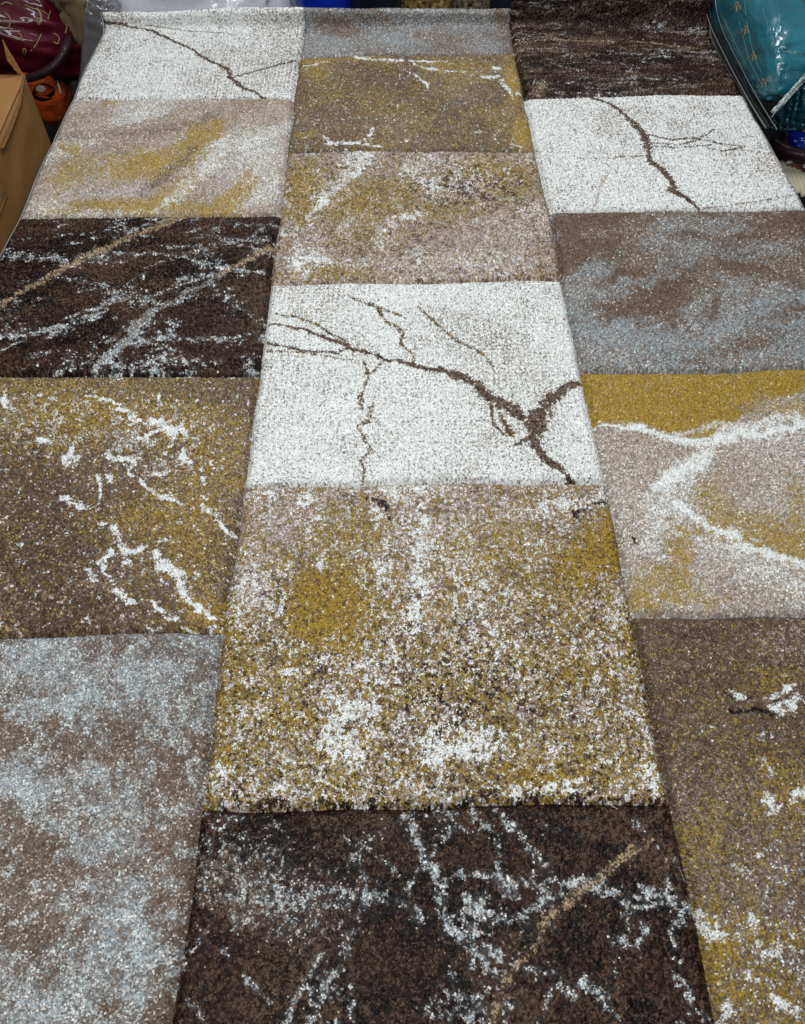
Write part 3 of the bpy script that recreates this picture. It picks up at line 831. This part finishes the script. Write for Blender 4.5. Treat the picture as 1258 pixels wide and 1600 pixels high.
def strip(name, xs, s0, s1, z, mt):
    ss = np.linspace(s0, s1, 160)
    X, S = np.meshgrid(np.array(xs, float), ss)
    dx, ds, dz = lay(X, S)
    Y, ZZ = bend(X, S + ds, np.array(z, float)[None, :] + dz)
    me = grid_mesh(name, np.stack([X + dx, Y, ZZ], -1)); me.materials.append(mt)
    o = bpy.data.objects.new(name, me); COL.objects.link(o); o.parent = rug
    return o


strip('backing', np.linspace(XL + .002, XR - .002, 24), .014, S_END - .002, [-.0165] * 24, M['backing'])
for sgn in (-1, 1):
    e = XR if sgn > 0 else XL
    so = []
    for k in range(7):
        a = math.pi * k / 6
        so.append((e + sgn * (.0005 + .0035 * math.sin(a)), -.0135 + .0045 * math.cos(a)))
    strip('edge_binding', [q[0] for q in so], .012, S_END if sgn < 0 else 2.345, [q[1] for q in so], M['binding'])

# two stray fibres lying on the pile
for pts, lab in (([(950, 1242), (946, 1250), (952, 1258), (964, 1266)], 'short curved pale fibre at the near edge of the ochre speckled panel'),
                 ([(362, 738), (372, 740), (384, 747)], 'fine pale fibre lying by the white panel with the branching crack')):
    q = []
    for k, (a, b) in enumerate(pts):
        x, s = R(a, b); q.append((x, s, .0035 + .001 * (k % 2)))
    tag(tube('loose_fibre', q, .00035, M['fibre'], n=5), lab, 'fibre')


# ------------------------------------------------------------------ cardboard box, left
def v3(*a):
    return Vector(a)


box = empty('cardboard_box', (0, 0, 0))
tag(box, 'brown cardboard box with taped lid beside the far left edge of the rug', 'box')
A = v3(-.937, 1.983, 0.0)           # far right corner of the lid
B_ = v3(-.893, 1.30, 0.004)         # near right corner
C_ = v3(-1.36, 1.27, 0.0)
D_ = v3(-1.40, 1.95, 0.0)


def panel_sheet(name, a, b, c, d, mt, parent, dent=.004, seed=1, n=26, thick=.004):
    """creased board between four corners"""
    u = np.linspace(0, 1, n)
    U, W = np.meshgrid(u, u)
    a, b, c, d = map(np.array, (a, b, c, d))
    P = ((1 - U) * (1 - W))[..., None] * a + (U * (1 - W))[..., None] * b + (U * W)[..., None] * c + ((1 - U) * W)[..., None] * d
    nrm = np.cross(b - a, d - a); nrm = nrm / np.linalg.norm(nrm)
    g = (fbm(U, W, .35, seed, 4) - .5) * 2 * dent * np.minimum(1, 6 * np.minimum(np.minimum(U, 1 - U), np.minimum(W, 1 - W)) + .15)
    me = grid_mesh(name, P + g[..., None] * nrm)
    me.polygons.foreach_set('use_smooth', [True] * len(me.polygons))
    me.materials.append(mt)
    o = bpy.data.objects.new(name, me); COL.objects.link(o); o.parent = parent
    sd = o.modifiers.new('board', 'SOLIDIFY'); sd.thickness = thick; sd.offset = 0
    return o


dn = Vector((0, 0, FZ + .002))
mid1 = A.lerp(D_, .5); mid2 = B_.lerp(C_, .5)
panel_sheet('side_panel', A, B_, B_ + dn, A + dn, M['card'], box, .010, 3)
panel_sheet('side_panel', D_, A, A + dn, D_ + dn, M['card'], box, .006, 4)
panel_sheet('side_panel', B_, C_, C_ + dn, B_ + dn, M['card'], box, .006, 5)
panel_sheet('side_panel', C_, D_, D_ + dn, C_ + dn, M['card'], box, .006, 6)
lid = panel_sheet('lid_flap', A + v3(.003, .003, .003), mid1 + v3(0, -.005, .012), mid2 + v3(0, .005, .012), B_ + v3(.003, 0, .003), M['card'], box, .007, 7)
panel_sheet('lid_flap', D_ + v3(.006, -.005, .002), mid1 + v3(0, -.005, .004), mid2 + v3(0, .005, .004), C_ + v3(.006, .005, .002), M['card'], box, .008, 8)
# end flap standing up behind the lid, and a torn corner of board
panel_sheet('end_flap', at(39, 121, 1, 1.986), at(22, 108, 1, 1.986), at(11, 92, 1, 1.99), at(4, 62, 1, 1.995), M['card'], box, .004, 9)
panel_sheet('tape', A.lerp(mid1, .45) + v3(0, -.02, .014), mid1 + v3(-.08, -.02, .019), mid2 + v3(-.08, .02, .019), B_.lerp(mid2, .45) + v3(0, .02, .014), M['tape'], box, .009, 7, thick=.0006)
panel_sheet('tape', A.lerp(B_, .55) + v3(.006, 0, -.035), A.lerp(B_, .75) + v3(.006, 0, -.035), A.lerp(B_, .75) + v3(.006, 0, -.085), A.lerp(B_, .55) + v3(.006, 0, -.085), M['tape'], box, .003, 12, thick=.0006)
tube('torn_edge', [at(38, 121, 0, -.930), at(34, 140, 0, -.926), at(30, 165, 0, -.923), at(18, 200, 0, -.915), at(4, 232, 0, -.908)], .0042, M['card_edge'], box, taper=(1, .8))


tube('seam', [at(-6, 268, 0, -.912), at(10, 306, 0, -.912), at(30, 348, 0, -.912)], .0022, M['card_edge'], box)


# ------------------------------------------------------------------ goods piled at the far left
def on_surface(o, cam_px):
    """where the sight line to a photograph point meets a bundle (for its print)"""
    dpos = _fw * FPX + _rt * (cam_px[0] - 629) - _up * (cam_px[1] - 800)
    d = Vector(dpos).normalized()
    bpy.context.view_layer.update()
    mi = o.matrix_world.inverted()
    o0 = mi @ Vector(CAM); d0 = (mi.to_3x3() @ d).normalized()
    ok, loc, nr, _ = o.ray_cast(o0, d0)
    if not ok:
        return None
    return o.matrix_world @ loc, (o.matrix_world.to_3x3() @ nr).normalized()


def print_line(name, o, pxs, r, mt, parent, lift=.0012, taper=None):
    q = []
    for p in pxs:
        h = on_surface(o, p)
        if h:
            q.append(h[0] + h[1] * lift)
    if len(q) > 1:
        return tube(name, q, r, mt, parent, n=6, taper=taper)


def print_patch(name, o, poly, mt, parent, lift=.0015):
    q = []
    for p in poly:
        h = on_surface(o, p)
        if h:
            q.append(h[0] + h[1] * lift)
    if len(q) > 2:
        c = sum(q, Vector()) / len(q)
        hc = on_surface(o, (sum(p[0] for p in poly) / len(poly), sum(p[1] for p in poly) / len(poly)))
        if hc:
            c = hc[0] + hc[1] * (lift + .0012)
        n = len(q)
        return mesh_obj(name, q + [c], [(i, (i + 1) % n, n) for i in range(n)], mt, parent, True)


def wpos(px, py, Y):
    return Vector(at(px, py, 1, Y))


mar = empty('maroon_bedding_pack', (0, 0, 0))
tag(mar, 'shiny maroon bedding pack with gold scroll print behind the cardboard box', 'bedding')
c = wpos(20, 38, 2.42)
mb = bundle('pack_body', c, (.205, .15, .125), M['maroon'], mar, rot=(.12, .28, .1), seed=3, wr=.02, folds=.05, wscale=.10, e1=.75, e2=.7)
print_line('gold_scroll', mb, [(38, 8), (52, 14), (66, 18), (78, 25)], .0016, M['gold'], mar)
print_line('gold_scroll', mb, [(58, 14), (63, 22), (64, 33), (60, 38), (59, 32)], .0028, M['gold'], mar)
print_line('gold_scroll', mb, [(65, 52), (60, 63), (55, 72), (48, 80)], .0016, M['gold'], mar)
print_line('gold_scroll', mb, [(40, 86), (36, 80), (37, 76), (41, 78), (40, 82)], .0018, M['gold'], mar)
print_line('gold_scroll', mb, [(79, 18), (77, 24), (75, 30)], .0022, M['gold'], mar)
for q in ([(8, 20), (16, 30), (14, 42), (6, 46)], [(84, 52), (92, 58), (90, 68), (84, 66)], [(20, 58), (30, 62), (34, 56), (28, 52)], [(2, 8), (10, 4), (20, 8)], [(98, 30), (104, 40), (102, 52)]):
    print_line('gold_scroll', mb, q, .0017, M['gold'], mar)
tube('trim', [wpos(24, 122, 2.25), wpos(45, 122, 2.235), wpos(68, 114, 2.235), wpos(88, 100, 2.25), wpos(102, 78, 2.28), wpos(108, 55, 2.36)], .011, M['maroon2'], mar, n=10)

ora = empty('orange_printed_pack', (0, 0, 0))
tag(ora, 'orange wrapped pack with black and white print wedged beneath the maroon pack', 'pack')
ob = bundle('pack_body', wpos(70, 138, 2.36), (.068, .08, .105), M['orange'], ora, rot=(.2, .15, 0), seed=13, wr=.012, folds=.03, wscale=.07, e1=.7, e2=.7)
print_patch('printed_ring', ob, [(50 + 36 * .0 + (18 + 0) + 17 * math.cos(a), 144 + 14 * math.sin(a)) for a in np.linspace(0, 2 * math.pi, 18, endpoint=False)], M['black'], ora, .0015)
print_patch('printed_spot', ob, [(67 + 11 * math.cos(a), 140 + 9 * math.sin(a)) for a in np.linspace(0, 2 * math.pi, 16, endpoint=False)], M['orange'], ora, .004)
print_patch('printed_spot', ob, [(64 + 7 * math.cos(a), 137 + 5 * math.sin(a)) for a in np.linspace(0, 2 * math.pi, 14, endpoint=False)], M['offwhite'], ora, .0065)
print_line('printed_stripe', ob, [(87, 118), (91, 132), (95, 146)], .0028, M['offwhite'], ora)

kh = bundle('khaki_cloth_bag', wpos(124, 22, 2.42), (.055, .07, .15), M['khaki'], rot=(.1, -.1, .2), seed=23, wr=.02, folds=.16, wscale=.045, fold_dir=1.2)
tag(kh, 'crumpled khaki cloth bag standing between maroon pack and grey plastic', 'bag')
gw = bundle('grey_plastic_parcel', wpos(150, 80, 2.31), (.036, .05, .17), M['wrap_grey'], rot=(.05, .42, 0), seed=27, wr=.012, folds=.08, wscale=.05)
tag(gw, 'grey shiny plastic parcel right against the far left rug corner', 'parcel')
print_line('plastic_fold', gw, [(110, 112), (120, 96), (135, 70), (148, 44)], .0022, M['film'], gw)

# ------------------------------------------------------------------ goods behind the far end of the rug
wb = bundle('white_plastic_bundle', (-.60, 2.62, -.10), (.30, .22, .33), M['wrap_white'], seed=31, wr=.02, folds=.16, wscale=.08)
tag(wb, 'large white plastic wrapped bundle behind the white far left panel', 'bundle')
bb = bundle('blue_plastic_bag', (-.235, 2.58, -.10), (.085, .13, .31), M['blue'], seed=33, wr=.02, folds=.05, wscale=.10)
tag(bb, 'bright blue plastic bag beside the white bundle behind the rug', 'bag')
db = bundle('dark_wrapped_bundle', (-.085, 2.60, -.12), (.085, .13, .33), M['dark_wrap'], seed=35, wr=.02, folds=.05, wscale=.10)
tag(db, 'near black glossy bundle between blue bag and golden fleece', 'bundle')
fz = bundle('golden_fleece_roll', (.068, 2.56, -.10), (.080, .11, .30), M['fuzzy'], seed=37, wr=.03, wscale=.03, e1=.8, e2=.9)
tag(fz, 'fluffy golden fleece roll behind the blue grey panel', 'fleece')
lp = bundle('speckled_fleece_roll', (.195, 2.57, -.10), (.062, .11, .30), M['leopard'], seed=39, wr=.03, wscale=.03, e1=.8, e2=.9)
tag(lp, 'brown and black speckled fleece roll right of the golden one', 'fleece')
nb = bundle('navy_cloth_bundle', (.365, 2.60, -.10), (.125, .14, .32), M['navy'], seed=41, wr=.015, folds=.03)
tag(nb, 'dark navy cloth bundle behind the seam beside the dark brown panel', 'bundle')
gc = bundle('grey_folded_cloth', (.545, 2.58, -.10), (.080, .12, .31), M['grey_cloth'], seed=43, wr=.006, e1=.25, e2=.25)
tag(gc, 'folded light grey cloth standing behind the dark brown panel', 'cloth')
bc = bundle('beige_folded_cloth', (.650, 2.56, -.10), (.026, .12, .31), M['beige'], seed=45, wr=.004, e1=.25, e2=.25)
tag(bc, 'narrow beige cloth folded beside the light grey cloth', 'cloth')

# ------------------------------------------------------------------ teal quilt in a clear bag, right
tq = empty('teal_quilt_bag', (0, 0, 0))
tag(tq, 'teal quilt in a clear zip bag with black piping beside the far right rug edge', 'quilt')
TC, TS = Vector((.874, 2.20, .062)), (.078, .42, .098)
tb = bundle('quilt', TC, TS, M['teal'], tq, seed=51, wr=.010, folds=.055, wscale=.06, fold_dir=.3, e1=.75, e2=.30, nu=140, nv=80)
for pxs in ([(1163, 0), (1172, 60), (1188, 110), (1222, 158)], [(1148, 0), (1162, 60), (1176, 105), (1198, 140), (1225, 158)], [(1188, 0), (1203, 50), (1220, 95), (1240, 130)], [(1132, 30), (1155, 80), (1180, 125), (1215, 170)], [(1215, 40), (1228, 75), (1248, 108)]):
    print_line('stitching', tb, pxs, .0005, M['thread'], tq, .0008)
for (mx, my) in ((1152, 8), (1165, 45), (1177, 85), (1192, 128)):
    print_patch('gold_motif', tb, [(mx - 1, my - 6), (mx + 3, my - 5), (mx + 3, my - 1), (mx - 1, my - 1)], M['gold'], tq, .001)
    print_line('gold_motif', tb, [(mx - 1, my), (mx - 5, my + 5), (mx - 9, my + 9)], .0013, M['gold'], tq)
    print_line('gold_motif', tb, [(mx + 1, my), (mx, my + 5), (mx - 1, my + 10)], .0013, M['gold'], tq)
    print_line('gold_motif', tb, [(mx + 3, my), (mx + 5, my + 4), (mx + 5, my + 8)], .0010, M['gold'], tq)
lft = [(1102, -20), (1106, 15), (1115, 45), (1132, 80), (1150, 115), (1168, 148), (1186, 178), (1200, 200)]
tube('piping', [at(a + 2, b, 0, .791 + .0004 * i) for i, (a, b) in enumerate(lft)], .0042, M['pipe_black'], tq, n=8)
tube('welt', [at(a - 3, b, 0, .786 + .0004 * i) for i, (a, b) in enumerate(lft)], .0014, M['pipe_white'], tq, n=6)
tube('welt', [at(a + 14, b + 2, 0, .792 + .0004 * i) for i, (a, b) in enumerate(lft)], .0009, M['pipe_white'], tq, n=6)
rgt = [(1208, -20), (1218, 8), (1234, 32), (1250, 55), (1268, 82)]
tube('piping', [at(a + 4, b, 2, .105) for a, b in rgt], .006, M['pipe_black'], tq, n=8)
tube('welt', [at(a - 3, b, 2, .112) for a, b in rgt], .0022, M['pipe_white'], tq, n=6)
# gathered film over the near end of the bag


def pleated(name, tl, tr, bl_, br_, mt, parent, amp, folds, seed, nu=110, nv=44, edge=0.0):
    u = np.linspace(0, 1, nu); v = np.linspace(0, 1, nv)
    U, Vv = np.meshgrid(u, v)
    tl, tr, bl_, br_ = map(np.array, (tl, tr, bl_, br_))
    P = ((1 - U) * (1 - Vv))[..., None] * tl + (U * (1 - Vv))[..., None] * tr + ((1 - U) * Vv)[..., None] * bl_ + (U * Vv)[..., None] * br_
    ph = folds * (U + .25 * (fbm(U, Vv, .35, seed, 3) - .5) + .35 * (Vv - .5) * (U - .3))
    g = amp * (np.abs(np.sin(math.pi * ph)) - .5) * (.35 + .65 * np.sin(math.pi * np.clip(Vv, .05, 1)))
    g = g + amp * 1.6 * (fbm(U, Vv, .16, seed + 3, 4) - .5)
    P = P + g[..., None] * np.array([-.25, -.8, .55])
    P = P + (edge * (fbm(U, Vv * 3, .07, seed + 8, 4) - .5) * 2)[..., None] * np.array([.5, 0, .8])
    me = grid_mesh(name, P)
    me.polygons.foreach_set('use_smooth', [True] * len(me.polygons)); me.materials.append(mt)
    o = bpy.data.objects.new(name, me); COL.objects.link(o); o.parent = parent
    sd = o.modifiers.new('film', 'SOLIDIFY'); sd.thickness = .0012
    return o


pleated('gathered_film', at(1209, 172, 1, 1.75), at(1285, 92, 1, 1.80), at(1200, 202, 1, 1.765), at(1290, 206, 1, 1.765), M['teal_dark'], tq, .016, 7, 5)
pleated('film_seam', at(1205, 174, 1, 1.738), at(1284, 86, 1, 1.788), at(1209, 180, 1, 1.738), at(1288, 93, 1, 1.788), M['film'], tq, .012, 13, 9, nv=10, edge=.022)

nq = bundle('navy_bedding_bag', (1.075, 2.36, .02), (.115, .44, .13), M['dark_wrap'], seed=61, wr=.01, folds=.03, e1=.6, e2=.45)
tag(nq, 'dark navy wrapped bedding right of the teal quilt bag', 'bedding')

# ------------------------------------------------------------------ odds and ends down in the gap on the right
def z_at(px, py, z):
    return Vector(at(px, py, 2, z))


bl = bundle('blue_cloth_bundle', z_at(1252, 214, -.18), (.06, .08, .035), M['blue'], seed=63, wr=.01, folds=.03, wscale=.06)
tag(bl, 'small bright blue cloth below the teal quilt bag', 'cloth')
tg = tube('maroon_carry_loop', [z_at(1220 + 7 * math.cos(a), 217 + 9 * math.sin(a), -.15) for a in np.linspace(0, 2 * math.pi, 12)], .006, M['maroon2'], n=8)
tag(tg, 'looped maroon carry strap in the gap under the teal quilt bag', 'strap')
mr = tube('maroon_cloth_roll', [z_at(1205, 224, -.16), z_at(1228, 236, -.16), z_at(1250, 243, -.16), z_at(1275, 247, -.16)], .017, M['maroon2'], n=12)
tag(mr, 'thin dark maroon cloth roll between rug edge and photo edge', 'cloth')
br = empty('brown_cushion', (0, 0, 0))
tag(br, 'reddish brown cushion with white trim just below the maroon roll', 'cushion')
cb = bundle('cushion_body', z_at(1250, 252, -.20), (.055, .05, .03), M['brown'], br, seed=67, wr=.008, folds=.02, wscale=.06)
print_line('trim', cb, [(1243, 244), (1238, 251), (1230, 255)], .005, M['offwhite'], br, .002)
print_line('trim', cb, [(1256, 250), (1257, 257), (1256, 262)], .005, M['offwhite'], br, .002)
cr = empty('cream_ribbed_roll', (0, 0, 0))
tag(cr, 'cream ribbed cloth roll lowest in the gap right of the rug', 'cloth')
c0 = z_at(1222, 258, -.20); c1 = z_at(1300, 300, -.20); c2 = z_at(1238, 285, -.2)
for k in range(9):
    p0 = c0.lerp(c1, k / 9.0)
    off = (c2 - c0)
    tube('rib', [p0 - off * .25 + Vector((0, 0, -.01)), p0 + Vector((0, 0, .004)), p0 + off * .6, p0 + off * 1.2 + Vector((0, 0, -.012))], .0065, M['cream'], cr, n=8)
tube('core', [c0 + (c2 - c0) * .4 - Vector((0, 0, .012)), c1 + (c2 - c0) * .4 - Vector((0, 0, .012))], .013, M['cream'], cr, n=10, smooth_pts=False)
